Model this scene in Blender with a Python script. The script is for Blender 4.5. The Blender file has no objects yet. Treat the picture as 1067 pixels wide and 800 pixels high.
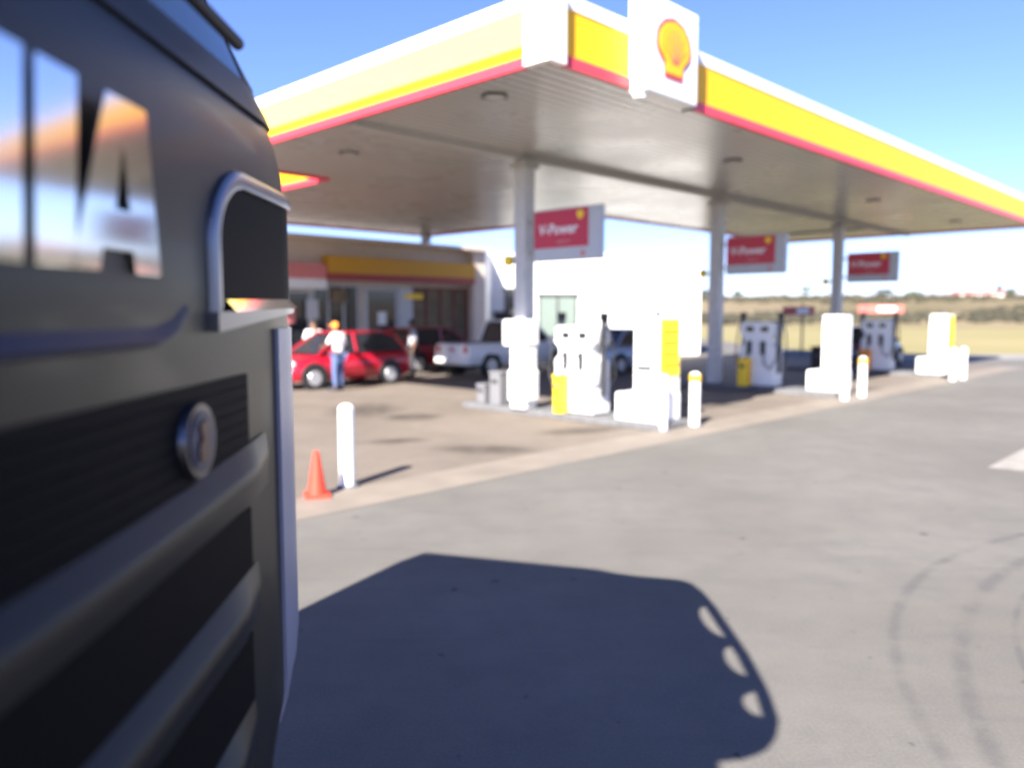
import bpy, bmesh, math, random
from math import sin, cos, pi, radians as R, atan2, sqrt
from mathutils import Vector, Matrix, noise
random.seed(11)
scn = bpy.context.scene
col = scn.collection

# ------------------------------------------------------------ materials
def newmat(name):
    m = bpy.data.materials.new(name); m.use_nodes = True
    return m, m.node_tree, m.node_tree.nodes['Principled BSDF']

def P(name, c, rough=.5, metal=0., spec=.5, var=0., vscale=6., bump=0., bscale=30., coat=0.):
    m, nt, b = newmat(name)
    b.inputs['Roughness'].default_value = rough
    b.inputs['Metallic'].default_value = metal
    b.inputs['Specular IOR Level'].default_value = spec
    b.inputs['Coat Weight'].default_value = coat
    b.inputs['Coat Roughness'].default_value = .08
    tc = nt.nodes.new('ShaderNodeTexCoord')
    n = nt.nodes.new('ShaderNodeTexNoise'); n.inputs['Scale'].default_value = vscale
    n.inputs['Detail'].default_value = 5
    nt.links.new(tc.outputs['Object'], n.inputs['Vector'])
    r = nt.nodes.new('ShaderNodeValToRGB')
    v = max(var, .04)
    r.color_ramp.elements[0].position = .3; r.color_ramp.elements[1].position = .7
    r.color_ramp.elements[0].color = [x*(1-v) for x in c]+[1]
    r.color_ramp.elements[1].color = [min(1, x*(1+v*.6)) for x in c]+[1]
    nt.links.new(n.outputs['Fac'], r.inputs['Fac'])
    nt.links.new(r.outputs['Color'], b.inputs['Base Color'])
    if bump:
        n2 = nt.nodes.new('ShaderNodeTexNoise'); n2.inputs['Scale'].default_value = bscale
        nt.links.new(tc.outputs['Object'], n2.inputs['Vector'])
        bp = nt.nodes.new('ShaderNodeBump'); bp.inputs['Strength'].default_value = bump
        bp.inputs['Distance'].default_value = .01
        nt.links.new(n2.outputs['Fac'], bp.inputs['Height'])
        nt.links.new(bp.outputs['Normal'], b.inputs['Normal'])
    return m

M = {}
M['white'] = P('white paint', (.8, .8, .79), .45)
M['fascia_white'] = P('fascia white', (.8, .79, .76), .35)
M['yellow'] = P('fascia yellow', (.9, .46, .006), .45, spec=.3)
M['red'] = P('fascia red', (.72, .05, .07), .35)
M['signred'] = P('sign red', (.5, .015, .045), .3)
M['signwhite'] = P('sign white', (.75, .77, .8), .4)
M['signgrey'] = P('sign grey', (.45, .48, .52), .4)
M['steel'] = P('painted steel column', (.5, .5, .5), .4, var=.1)
M['seam'] = P('soffit joint', (.22, .21, .2), .5)
M['beam'] = P('beam steel', (.38, .37, .35), .5)
M['darkmetal'] = P('dark metal', (.05, .05, .055), .4)
M['black'] = P('black rubber', (.02, .02, .022), .6)
M['kerb'] = P('island kerb concrete', (.12, .12, .125), .85, var=.2, bump=.4)
M['pumpwhite'] = P('pump white', (.78, .79, .8), .35)
M['pumpyellow'] = P('pump yellow', (.92, .62, .02), .4)
M['emblemyellow'] = P('emblem yellow', (.9, .4, .004), .45)
M['shopyellow'] = P('shop band shaded yellow', (.55, .28, .01), .5)  # fascia yellow darkened: shade on the shop band put into the colour
M['shopred'] = P('shop band shaded red', (.3, .03, .04), .5)  # fascia red darkened likewise, shade put into the colour
M['glareyellow'] = P('yellow fascia in glare', (.88, .72, .13), .4)  # yellow paled to cream: glare on the sunlit left fascia put into the colour
M['bingrey'] = P('grey bin', (.15, .15, .16), .5)
M['orange'] = P('orange plastic', (.85, .3, .02), .4)
M['cone'] = P('cone orange', (.75, .05, .025), .5)
M['stripe'] = P('price strip yellow', (.85, .75, .02), .4)
M['stripe2'] = P('price strip amber', (.85, .3, .01), .4)
M['shopwall'] = P('shop plaster', (.6, .52, .45), .8, var=.08, bump=.2)
M['wallwhite'] = P('white plaster', (.78, .78, .77), .8, var=.06, bump=.2)
M['pinkred'] = P('faded red panel', (.6, .2, .2), .5)
M['brown'] = P('brown blind', (.16, .12, .07), .7, var=.3, vscale=3)
M['brownred'] = P('dark red frame', (.2, .05, .04), .5)
M['glassdark'] = P('dark window glass', (.02, .022, .028), .08, spec=.8)
M['glassgreen'] = P('greenish window glass', (.16, .2, .18), .15, spec=.8)
M['carred'] = P('car red', (.36, .006, .022), .25, coat=.8)
M['carred2'] = P('dark car red', (.25, .006, .012), .3, coat=.6)
M['carwhite'] = P('car white', (.75, .76, .78), .3, coat=.6)
M['carsilver'] = P('car pale blue', (.35, .42, .55), .3, metal=.3, coat=.5)
M['cardark'] = P('car dark blue', (.03, .045, .09), .25, coat=.8)
M['rim'] = P('wheel rim', (.6, .6, .62), .3, metal=.6)
M['lamp'] = P('lamp glass', (.85, .85, .85), .1, spec=.9)
M['tail'] = P('tail lamp', (.5, .02, .02), .2)
M['skin'] = P('skin', (.32, .17, .11), .6)
M['skin2'] = P('darker skin', (.16, .08, .05), .6)
M['shirt'] = P('white shirt', (.8, .8, .8), .8)
M['shirtgrey'] = P('grey shirt', (.35, .37, .42), .8)
M['jeans'] = P('blue jeans', (.08, .12, .25), .8)
M['trousers'] = P('dark trousers', (.03, .03, .04), .8)
M['hair'] = P('dark hair', (.02, .016, .013), .7)
M['cap'] = P('orange cap', (.85, .28, .03), .7)
M['housewall'] = P('house wall', (.75, .72, .66), .8)
M['roofred'] = P('roof red', (.5, .13, .11), .7, var=.15)
M['roofgrey'] = P('roof grey', (.3, .3, .32), .7)
M['bark'] = P('bark', (.1, .07, .05), .9)
M['leaf'] = P('leaf', (.07, .085, .035), .8, var=.3)
M['scrub'] = P('scrub', (.04, .036, .02), .9, var=.35, vscale=.05)
# truck
M['cab'] = P('bronze grey truck paint', (.015, .0145, .0115), .38, metal=.2, spec=.26, coat=.06)
M['cabfold'] = P('truck fold sky blue', (.004, .008, .035), .42, spec=.25)  # blue of the reflected sky put into the base colour
M['chrome'] = P('brushed chrome', (.62, .62, .64), .1, metal=1.)
M['chromesoft'] = P('satin trim', (.2, .2, .225), .28, metal=.9)
M['deflector'] = P('pale corner deflector', (.26, .27, .36), .35, metal=.2)
M['grille'] = P('grille mesh black', (.0015, .002, .004), .6, spec=.06)
M['bar'] = P('grille bar', (.008, .0085, .009), .38, spec=.25)
M['seal'] = P('windscreen seal', (.012, .012, .014), .5)
M['screen'] = P('windscreen glass', (.02, .05, .06), .03, spec=1.)
M['visor'] = P('smoked visor', (.03, .05, .05), .1, spec=.7)
M['badge'] = P('badge ring', (.1, .1, .12), .25, metal=.9)
M['badgered'] = P('badge red', (.06, .01, .008), .4)
M['badgeblue'] = P('badge blue', (.012, .02, .06), .45)

def soffit_mat():
    m, nt, b = newmat('slatted white soffit')
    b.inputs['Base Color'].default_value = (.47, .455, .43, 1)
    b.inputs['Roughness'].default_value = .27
    b.inputs['Metallic'].default_value = .1
    tc = nt.nodes.new('ShaderNodeTexCoord')
    mp = nt.nodes.new('ShaderNodeMapping'); mp.inputs['Rotation'].default_value = (0, 0, R(90))
    nt.links.new(tc.outputs['Object'], mp.inputs['Vector'])
    w = nt.nodes.new('ShaderNodeTexWave'); w.inputs['Scale'].default_value = 1.6
    w.wave_profile = 'SAW'
    nt.links.new(mp.outputs['Vector'], w.inputs['Vector'])
    bp = nt.nodes.new('ShaderNodeBump'); bp.inputs['Strength'].default_value = .55
    bp.inputs['Distance'].default_value = .012
    nt.links.new(w.outputs['Fac'], bp.inputs['Height'])
    nt.links.new(bp.outputs['Normal'], b.inputs['Normal'])
    n = nt.nodes.new('ShaderNodeTexNoise'); n.inputs['Scale'].default_value = .6
    nt.links.new(tc.outputs['Object'], n.inputs['Vector'])
    mr = nt.nodes.new('ShaderNodeMapRange')
    mr.inputs['To Min'].default_value = .2; mr.inputs['To Max'].default_value = .38
    nt.links.new(n.outputs['Fac'], mr.inputs['Value']); nt.links.new(mr.outputs['Result'], b.inputs['Roughness'])
    return m
M['soffit'] = soffit_mat()

def math_node(nt, op, a, b=None, clamp=False):
    n = nt.nodes.new('ShaderNodeMath'); n.operation = op; n.use_clamp = clamp
    for i, x in enumerate((a, b)):
        if x is None: continue
        if isinstance(x, (int, float)): n.inputs[i].default_value = x
        else: nt.links.new(x, n.inputs[i])
    return n.outputs[0]

def noise_node(nt, vec, scale, detail=4, rough=.55):
    n = nt.nodes.new('ShaderNodeTexNoise'); n.inputs['Scale'].default_value = scale
    n.inputs['Detail'].default_value = detail; n.inputs['Roughness'].default_value = rough
    nt.links.new(vec, n.inputs['Vector']); return n.outputs['Fac']

def smooth(nt, x, a, b, lo=0., hi=1.):
    n = nt.nodes.new('ShaderNodeMapRange'); n.interpolation_type = 'SMOOTHSTEP'
    n.inputs['From Min'].default_value = a; n.inputs['From Max'].default_value = b
    n.inputs['To Min'].default_value = lo; n.inputs['To Max'].default_value = hi
    nt.links.new(x, n.inputs['Value']); return n.outputs['Result']

def mix(nt, f, a, b):
    n = nt.nodes.new('ShaderNodeMix'); n.data_type = 'RGBA'
    if isinstance(f, (int, float)): n.inputs[0].default_value = f
    else: nt.links.new(f, n.inputs[0])
    for i, x in ((6, a), (7, b)):
        if isinstance(x, tuple): n.inputs[i].default_value = x+(1,)
        else: nt.links.new(x, n.inputs[i])
    return n.outputs[2]

def spot(nt, pos, cx, cy, sx, sy, ang=0.):
    mp = nt.nodes.new('ShaderNodeMapping'); mp.vector_type = 'TEXTURE'
    mp.inputs['Location'].default_value = (cx, cy, 0); mp.inputs['Rotation'].default_value = (0, 0, ang)
    mp.inputs['Scale'].default_value = (sx, sy, 1)
    nt.links.new(pos, mp.inputs['Vector'])
    ln = nt.nodes.new('ShaderNodeVectorMath'); ln.operation = 'LENGTH'
    nt.links.new(mp.outputs['Vector'], ln.inputs[0])
    return smooth(nt, ln.outputs['Value'], 1., .3)

def asphalt():
    m, nt, b = newmat('worn asphalt')
    g = nt.nodes.new('ShaderNodeTexCoord'); pos = g.outputs['Object']
    big = noise_node(nt, pos, .35, 5); mid = noise_node(nt, pos, 2.2, 6, .65); fine = noise_node(nt, pos, 60, 3, .7)
    c = mix(nt, smooth(nt, big, .3, .7), (.104, .096, .086), (.138, .130, .118))
    c = mix(nt, smooth(nt, mid, .35, .75, 0, .6), c, (.086, .083, .08))
    c = mix(nt, smooth(nt, fine, .35, .75, 0, .4), c, (.168, .16, .146))
    # scattered dark blots
    sp = noise_node(nt, pos, 5.5, 2, .5)
    c = mix(nt, smooth(nt, sp, .695, .76, 0, .75), c, (.04, .04, .043))
    # curved tyre marks
    rings = None
    for (cx, cy, r, w) in ((6.62, 2.67, 4.72, .035), (7.6, 1.7, 5.68, .045), (6.75, 2.6, 4.2, .02), (9.5, 6.5, 2.9, .04)):
        sb = nt.nodes.new('ShaderNodeVectorMath'); sb.operation = 'SUBTRACT'
        nt.links.new(pos, sb.inputs[0]); sb.inputs[1].default_value = (cx, cy, 0)
        sc_ = nt.nodes.new('ShaderNodeVectorMath'); sc_.operation = 'MULTIPLY'
        nt.links.new(sb.outputs[0], sc_.inputs[0]); sc_.inputs[1].default_value = (1, 1, 0)
        ln = nt.nodes.new('ShaderNodeVectorMath'); ln.operation = 'LENGTH'; nt.links.new(sc_.outputs[0], ln.inputs[0])
        d = math_node(nt, 'ABSOLUTE', math_node(nt, 'SUBTRACT', ln.outputs['Value'], r))
        k = smooth(nt, d, w*1.8, w*.2)
        rings = k if rings is None else math_node(nt, 'MAXIMUM', rings, k)
    brk = smooth(nt, mid, .38, .6, .1, .5)
    c = mix(nt, math_node(nt, 'MULTIPLY', rings, brk), c, (.068, .066, .066))
    st = nt.nodes.new('ShaderNodeMapping'); st.inputs['Rotation'].default_value = (0, 0, R(-20))
    st.inputs['Scale'].default_value = (.35, 3., 1); nt.links.new(pos, st.inputs['Vector'])
    stn = noise_node(nt, st.outputs['Vector'], 1.6, 5, .6)
    c = mix(nt, smooth(nt, stn, .55, .75, 0, .35), c, (.075, .075, .08))
    nt.links.new(c, b.inputs['Base Color']); b.inputs['Roughness'].default_value = .9
    b.inputs['Specular IOR Level'].default_value = .25
    bp = nt.nodes.new('ShaderNodeBump'); bp.inputs['Strength'].default_value = .5; bp.inputs['Distance'].default_value = .006
    nt.links.new(fine, bp.inputs['Height']); nt.links.new(bp.outputs['Normal'], b.inputs['Normal'])
    return m

def concrete():
    m, nt, b = newmat('stained concrete apron')
    g = nt.nodes.new('ShaderNodeTexCoord'); pos = g.outputs['Object']
    big = noise_node(nt, pos, .5, 5); mid = noise_node(nt, pos, 3, 6, .6)
    c = mix(nt, smooth(nt, big, .3, .7), (.122, .1, .08), (.156, .129, .105))
    c = mix(nt, smooth(nt, mid, .4, .75, 0, .4), c, (.095, .077, .064))
    for s in ((-1.9, 14.9, .75, .7, .1), (-.4, 11.35, .95, .5, -.1), (-1.85, 12.1, .8, .3, .3), (1.2, 13.2, 1.2, .5, .5),
              (-3., 16, 1., 1.6, 0.), (4.2, 16.9, 1.2, .8, .6), (9., 20, 1.6, .8, .7)):
        c = mix(nt, math_node(nt, 'MULTIPLY', spot(nt, pos, *s), smooth(nt, mid, .3, .6, .45, .95)), c, (.045, .034, .026))
    nt.links.new(c, b.inputs['Base Color']); b.inputs['Roughness'].default_value = .85
    bp = nt.nodes.new('ShaderNodeBump'); bp.inputs['Strength'].default_value = .3; bp.inputs['Distance'].default_value = .006
    nt.links.new(mid, bp.inputs['Height']); nt.links.new(bp.outputs['Normal'], b.inputs['Normal'])
    return m

def field():
    m, nt, b = newmat('dry grassland')
    g = nt.nodes.new('ShaderNodeTexCoord'); pos = g.outputs['Object']
    ln = nt.nodes.new('ShaderNodeVectorMath'); ln.operation = 'LENGTH'; nt.links.new(pos, ln.inputs[0])
    big = noise_node(nt, pos, .012, 6, .6); mid = noise_node(nt, pos, .07, 6, .65); fn = noise_node(nt, pos, .9, 4, .7)
    near = mix(nt, smooth(nt, mid, .35, .65), (.245, .205, .10), (.20, .175, .08))
    near = mix(nt, smooth(nt, fn, .35, .7, 0, .35), near, (.21, .19, .11))
    far = mix(nt, smooth(nt, big, .35, .65), (.21, .165, .105), (.12, .10, .055))
    far = mix(nt, smooth(nt, mid, .5, .72, 0, .7), far, (.075, .068, .035))
    c = mix(nt, smooth(nt, ln.outputs['Value'], 85, 150), near, far)
    nt.links.new(c, b.inputs['Base Color']); b.inputs['Roughness'].default_value = .95
    b.inputs['Specular IOR Level'].default_value = .1
    return m
M['asphalt'] = asphalt(); M['concrete'] = concrete(); M['field'] = field()
M['edge'] = P('pale concrete edge', (.182, .154, .126), .85, var=.15, vscale=2, bump=.3)
M['verge'] = P('pale gravel verge', (.2, .19, .175), .95, var=.15, vscale=1.5)
M['paint'] = P('worn road paint', (.24, .225, .2), .8, var=.25, vscale=7)

# ------------------------------------------------------------ mesh helpers
class MB:
    def __init__(s): s.bm = bmesh.new()
    def box(s, c, d, rz=0., bev=0., taper=None):
        m = Matrix.Translation(c) @ Matrix.Rotation(rz, 4, 'Z') @ Matrix.Diagonal((d[0], d[1], d[2], 1))
        r = bmesh.ops.create_cube(s.bm, size=1, matrix=m)
        if taper:
            for v in r['verts']:
                if v.co.z > c[2]:
                    v.co.x = c[0]+(v.co.x-c[0])*taper; v.co.y = c[1]+(v.co.y-c[1])*taper
        if bev:
            es = list({e for v in r['verts'] for e in v.link_edges})
            bmesh.ops.bevel(s.bm, geom=es, offset=bev, segments=2, affect='EDGES', profile=.5)
        return s
    def cyl(s, p0, p1, r0, r1=None, n=16, caps=True):
        p0, p1 = Vector(p0), Vector(p1); r1 = r0 if r1 is None else r1
        ax = (p1-p0); L = ax.length; q = ax.to_track_quat('Z', 'Y').to_matrix().to_4x4()
        m = Matrix.Translation((p0+p1)/2) @ q
        bmesh.ops.create_cone(s.bm, cap_ends=caps, segments=n, radius1=r0, radius2=r1, depth=L, matrix=m)
        return s
    def sph(s, c, r, sc=(1, 1, 1), u=14, v=8):
        bmesh.ops.create_uvsphere(s.bm, u_segments=u, v_segments=v, radius=r,
                                  matrix=Matrix.Translation(c) @ Matrix.Diagonal((*sc, 1)))
        return s
    def poly(s, pts, ext):
        vs = [s.bm.verts.new(p) for p in pts]; f = s.bm.faces.new(vs)
        if ext is not None:
            r = bmesh.ops.extrude_face_region(s.bm, geom=[f])
            for v in r['geom']:
                if isinstance(v, bmesh.types.BMVert): v.co += Vector(ext)
        return s
    def grid(s, pts, close_u=False):
        vs = [[s.bm.verts.new(p) for p in row] for row in pts]
        for a, b in zip(vs, vs[1:]):
            n = len(a)
            for j in range(n if close_u else n-1):
                try: s.bm.faces.new((a[j], a[(j+1) % n], b[(j+1) % n], b[j]))
                except ValueError: pass
        s.rows = vs
        return s
    def tube(s, pts, r, n=8, closed=False):
        pts = [Vector(p) for p in pts]; rows = []
        for i, p in enumerate(pts):
            if closed: t = pts[(i+1) % len(pts)]-pts[i-1]
            else: t = pts[min(i+1, len(pts)-1)]-pts[max(i-1, 0)]
            t.normalize(); a = t.cross(Vector((0, 0, 1)))
            if a.length < .1: a = t.cross(Vector((1, 0, 0)))
            a.normalize(); b = t.cross(a); rr = r[i] if isinstance(r, (list, tuple)) else r
            rows.append([s.bm.verts.new(p+(a*cos(2*pi*k/n)+b*sin(2*pi*k/n))*rr) for k in range(n)])
        m = len(rows)
        for i in range(m if closed else m-1):
            A, B = rows[i], rows[(i+1) % m]
            for k in range(n): s.bm.faces.new((A[k], A[(k+1) % n], B[(k+1) % n], B[k]))
        if not closed:
            s.bm.faces.new(rows[0]); s.bm.faces.new(rows[-1])
        return s
    def build(s, name, mat, parent=None, smooth=False):
        bmesh.ops.recalc_face_normals(s.bm, faces=s.bm.faces)
        me = bpy.data.meshes.new(name); s.bm.to_mesh(me); s.bm.free()
        me.materials.append(M[mat])
        if smooth: me.polygons.foreach_set('use_smooth', [True]*len(me.polygons)); me.set_sharp_from_angle(angle=R(38))
        o = bpy.data.objects.new(name, me); col.objects.link(o)
        if parent: o.parent = parent
        return o

def tag(o, label, cat, group=None, kind=None):
    if label: o['label'] = label
    if cat: o['category'] = cat
    if group: o['group'] = group
    if kind: o['kind'] = kind
    return o
def thing(name, label, cat, loc=(0, 0, 0), rz=0., group=None):
    o = bpy.data.objects.new(name, None); col.objects.link(o); o.empty_display_size = .2
    o.location = loc; o.rotation_euler = (0, 0, rz)
    return tag(o, label, cat, group)
def kids(o): return [c for c in bpy.data.objects if c.parent == o]
def copy_tree(o, parent=None):
    c = o.copy(); col.objects.link(c); c.parent = parent
    for k in kids(o): copy_tree(k, c)
    return c
def dup(o, loc, rz, label):
    c = copy_tree(o); c.location = loc; c.rotation_euler = (0, 0, rz); c['label'] = label
    return c

# forecourt frame: local x = u (away, to the right), local y = v (away, to the left)
OX, OY = .44, 9.78
UA = R(44.5)
U = Vector((sin(UA), cos(UA))); V = Vector((-cos(UA), sin(UA)))
RZ = atan2(U.y, U.x)
def W(u, v, z=0.):
    p = Vector((OX, OY))+u*U+v*V
    return (p.x, p.y, z)

# ------------------------------------------------------------ ground
def hill(x, y):
    r = sqrt(x*x+y*y)
    t = min(1, max(0, (r-105)/300)); t = t*t*(3-2*t)
    far = min(1, max(0, (r-420)/500))
    h = 8.6*t*(1+.16*noise.noise(Vector((x*.006, y*.006, 3)))+.05*noise.noise(Vector((x*.03, y*.03, 7))))
    return h-far*far*30
def build_ground():
    m = MB(); rs = [0, 20, 40, 60, 80, 100]+[100+12*i for i in range(1, 30)]+[480, 540, 620, 720, 850, 1100, 1600, 2600]
    n = 160
    rows = [[(r*sin(2*pi*k/n), r*cos(2*pi*k/n), hill(r*sin(2*pi*k/n), r*cos(2*pi*k/n))-.02) for k in range(n)] for r in rs[1:]]
    m.grid(rows, True)
    c = m.bm.verts.new((0, 0, -.02)); f = m.rows[0]
    for k in range(n): m.bm.faces.new((c, f[k], f[(k+1) % n]))
    o = m.build('ground', 'field', smooth=True); tag(o, None, None, kind='structure')
build_ground()
def sheet(name, pts, z, mat):
    m = MB(); m.poly([(x, y, z) for x, y in pts], None)
    o = m.build(name, mat); tag(o, None, None, kind='structure'); return o
sheet('asphalt_yard', [(-70, -60), (90, -60), (90, 32.6), (16, 33.6), (14, 60), (-70, 60)], 0., 'asphalt')
sheet('gravel_verge', [(16, 33.6), (90, 32.6), (90, 35.8), (15.6, 37.6)], -.008, 'verge')
sheet('concrete_apron', [W(u, v)[:2] for u, v in ((-14, .95), (26, .95), (26, 18.4), (-14, 18.4))], .004, 'concrete')
sheet('apron_edge', [W(u, v)[:2] for u, v in ((-14, .15), (26, .15), (26, .95), (-14, .95))], .004, 'edge')
sheet('road_marking', [W(u, v)[:2] for u, v in ((4.2, -4.3), (9.5, -4.35), (9.5, -3.9), (4.15, -3.9))], .005, 'paint')

# ------------------------------------------------------------ canopy
H = 5.0; FH = .87
def build_canopy():
    t = thing('fuel_canopy', 'large flat canopy with white, yellow and red edge over the fuel pumps', 'canopy', W(0, 0), RZ)
    UM, VM, W0, W1, VW = 26.2, 9.4, 2.9, 13.3, 18.45
    out = [(0, 0), (UM, 0), (UM, VM), (W1, VM), (W1, VW), (W0, VW), (W0, VM), (0, VM)]
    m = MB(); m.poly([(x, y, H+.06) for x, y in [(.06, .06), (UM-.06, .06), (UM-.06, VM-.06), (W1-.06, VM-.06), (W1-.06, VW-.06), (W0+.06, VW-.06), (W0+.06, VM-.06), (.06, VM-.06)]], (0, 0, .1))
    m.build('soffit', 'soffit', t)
    m = MB()
    for k in range(1, 47): m.box((UM/2, k*.2, H+.0595), (UM-.2, .026, .006))
    for k in range(47, 92): m.box(((W0+W1)/2, k*.2, H+.0595), (W1-W0-.2, .026, .006))
    m.build('soffit_joints', 'seam', t)
    m = MB(); m.poly([(x, y, H+.62) for x, y in [(.08, .08), (UM-.08, .08), (UM-.08, VM-.08), (W1-.08, VM-.08), (W1-.08, VW-.08), (W0+.08, VW-.08), (W0+.08, VM-.08), (.08, VM-.08)]], (0, 0, .06))
    m.build('roof', 'signgrey', t)
    def band(z0, z1, off, nm, mt, skip=None):
        m = MB()
        for i in range(len(out)):
            a, b = Vector(out[i]), Vector(out[(i+1) % len(out)]); d = (b-a).normalized(); nrm = Vector((d.y, -d.x))
            th = .06
            p0 = a-nrm*(th)+nrm*off; L = (b-a).length
            c = (a+b)/2+nrm*(off-th/2)
            ang = atan2(d.y, d.x)
            m.box((c.x, c.y, H+(z0+z1)/2), (L+(2*off if off > 0 else 0), th, z1-z0), ang)
        m.build(nm, mt, t)
    # fascia layers, each at its own depth
    for i in range(len(out)):
        a, b = Vector(out[i]), Vector(out[(i+1) % len(out)]); d = (b-a).normalized(); nrm = Vector((d.y, -d.x)); ang = atan2(d.y, d.x)
        L = (b-a).length
        cav_a = i in (3, 6) ; cav_b = i in (2, 5)
        for (z0, z1, off, nm, mt) in ((.70, FH, .012, 'fascia_cap', 'fascia_white'), (.13, .70, .0, 'fascia_band', 'glareyellow' if i == 7 else 'yellow'), (.13, .27, .004, 'fascia_band', 'yellow'), (.0, .13, .03, 'fascia_trim', 'red')):  # left side: painted glare above, plain yellow strip kept below
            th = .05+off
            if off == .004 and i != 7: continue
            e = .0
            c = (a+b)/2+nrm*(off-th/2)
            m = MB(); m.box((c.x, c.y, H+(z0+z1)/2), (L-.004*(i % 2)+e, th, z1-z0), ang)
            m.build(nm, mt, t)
    # corner covers
    m = MB()
    for sx in (0,):
        m.box((.06, -.05, H+.44), (.30, .11, .91)).box((-.05, .15, H+.44), (.11, .34, .91))
    m.build('corner_cover', 'fascia_white', t)
    m = MB(); m.box((UM/2, 4.35, H+.005), (UM-.3, .16, .11)); m.build('beam', 'beam', t)
    m = MB(); m.box((13.0, 18.2, H-.1), (.3, .3, .3), bev=.02); m.build('column', 'beam', t)
    for (u, v) in ((4.15, 4.35), (11.55, 4.35), (19.4, 4.35)):
        m = MB(); m.box((u, v, H/2-.02), (.30, .30, H-.1+.06), bev=.02)
        c = m.build('column', 'steel', t)
        m = MB(); m.box((u, v, H-.16), (.42, .42, .1)); m.build('column_head', 'beam', c)
    for (u, v) in ((.75, 1.7), (7.5, 1.7), (15.4, 1.8), (22.5, 1.7), (1.6, 6.6)):
        m = MB(); m.cyl((u, v, H+.035), (u, v, H+.061), .2, .18, 20)
        l = m.build('downlight', 'darkmetal', t, True)
        m = MB(); m.cyl((u, v, H+.028), (u, v, H+.034), .15, .15, 20); m.build('lens', 'beam', l)
        m = MB(); m.tube([(22.6, 4.6, H+.03), (22.6, 9.1, H+.03)], .03); m.build('conduit', 'beam', t)
build_canopy()

# shell shaped emblem outline, x in [-.5,.5], z in [-.5,.5]
def shell_outline():
    pts = []
    for k in range(0, 25):
        a = R(205-k*(230/24))
        s = 1+.035*abs(sin(k*pi/3.4))
        pts.append((.5*cos(a)*s*.96, .06+.44*sin(a)*s))
    pts += [(.27, -.30), (.25, -.5), (-.25, -.5), (-.27, -.30)]
    return pts
def emblem_sign():
    t = thing('emblem_sign', 'square white sign with a yellow shell emblem on the canopy edge', 'sign', W(2.27, -.31, 5.57), RZ)
    m = MB(); m.box((0, .19, 0), (1.28, .30, 1.27), bev=.03); m.build('panel', 'white', t)
    m = MB(); m.cyl((-.55, .20, -.70), (-.55, .20, -.60), .09, .11, 16); m.build('bracket', 'white', t, True)
    m = MB(); m.box((.67, .21, -.57), (.05, .2, .16)); m.build('bracket', 'darkmetal', t)
    m = MB(); m.poly([(x*.88, .035, z*.79+.02) for x, z in shell_outline()], (0, -.012, 0)); m.build('emblem_border', 'red', t)
    e = MB(); e.poly([(x*.76, .022, z*.69+.02) for x, z in shell_outline()], (0, -.012, 0)); e = e.build('emblem', 'emblemyellow', t)
    m = MB()
    for k in range(-3, 4):
        a = R(k*19)
        m.box((sin(a)*.13, .0075, -.01+cos(a)*.13), (.012, .006, .28))
        vs = m.bm.verts[-8:] if hasattr(m.bm.verts, '__getitem__') and False else None
    m.bm.free()
    m = MB()
    for k in range(-3, 4):
        a = R(k*20); b0 = Vector((sin(a)*.05, .008, -.24+cos(a)*.05+.02)); b1 = Vector((sin(a)*.31, .008, -.19+cos(a)*.46))
        m.tube([b0, b1], .006, 4)
    m.build('emblem_rib', 'red', e)
emblem_sign()

# ------------------------------------------------------------ hanging signs
def text_obj(name, body, size, mat, parent, loc, rot, ext=.003, shear=0., bold=0.):
    cu = bpy.data.curves.new(name, 'FONT'); cu.body = body; cu.size = size; cu.extrude = ext
    cu.align_x = 'CENTER'; cu.align_y = 'CENTER'; cu.shear = shear; cu.offset = bold; cu.resolution_u = 3
    o = bpy.data.objects.new(name, cu); col.objects.link(o)
    dg = bpy.context.evaluated_depsgraph_get(); me = bpy.data.meshes.new_from_object(o.evaluated_get(dg))
    bpy.data.objects.remove(o); me.materials.clear(); me.materials.append(M[mat])
    o = bpy.data.objects.new(name, me); col.objects.link(o); o.parent = parent; o.location = loc; o.rotation_euler = rot
    return o
def hanging_sign(u, label):
    # lies in the plane u = const, reads towards -u; reader's right is -v
    t = thing('hanging_sign', label, 'sign', W(u, 3.21, 3.45), RZ, 'red and white signs on the canopy columns')
    m = MB(); m.box((0, 0, 0), (.14, 1.63, .98), bev=.02); m.build('sign_box', 'signgrey', t)
    m = MB(); m.box((-.074, .13, .11), (.012, 1.34, .70)); p = m.build('red_panel', 'signred', t)
    rot = (R(90), 0, R(-90))
    text_obj('lettering', 'V-Power', .27, 'signwhite', t, (-.084, .2, .10), rot, shear=.15, bold=.006)
    text_obj('small_lettering', 'nitro+', .13, 'pinkred', t, (-.084, .05, -.13), rot, shear=.15, bold=.003)
    m = MB(); m.poly([(-.081, -(x*.17)-.36, z*.16+.34) for x, z in shell_outline()], (-.01, 0, 0)); m.build('emblem', 'pumpyellow', t)
    m = MB(); m.poly([(-.072, -(x*.11)-.42, z*.11-.37) for x, z in shell_outline()], (-.01, 0, 0)); m.build('small_emblem', 'pinkred', t)
    for z in (-.3, .3): m = MB(); m.box((0, .89, z), (.06, .15, .06)); m.build('bracket', 'beam', t)
    return t
hanging_sign(4.15, 'red and white lettered sign on the column above the sunlit left pumps')
hanging_sign(11.5, 'red and white lettered sign on the middle canopy column')
hanging_sign(19.4, 'red and white lettered sign on the right canopy column, smallest of the three')
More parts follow.
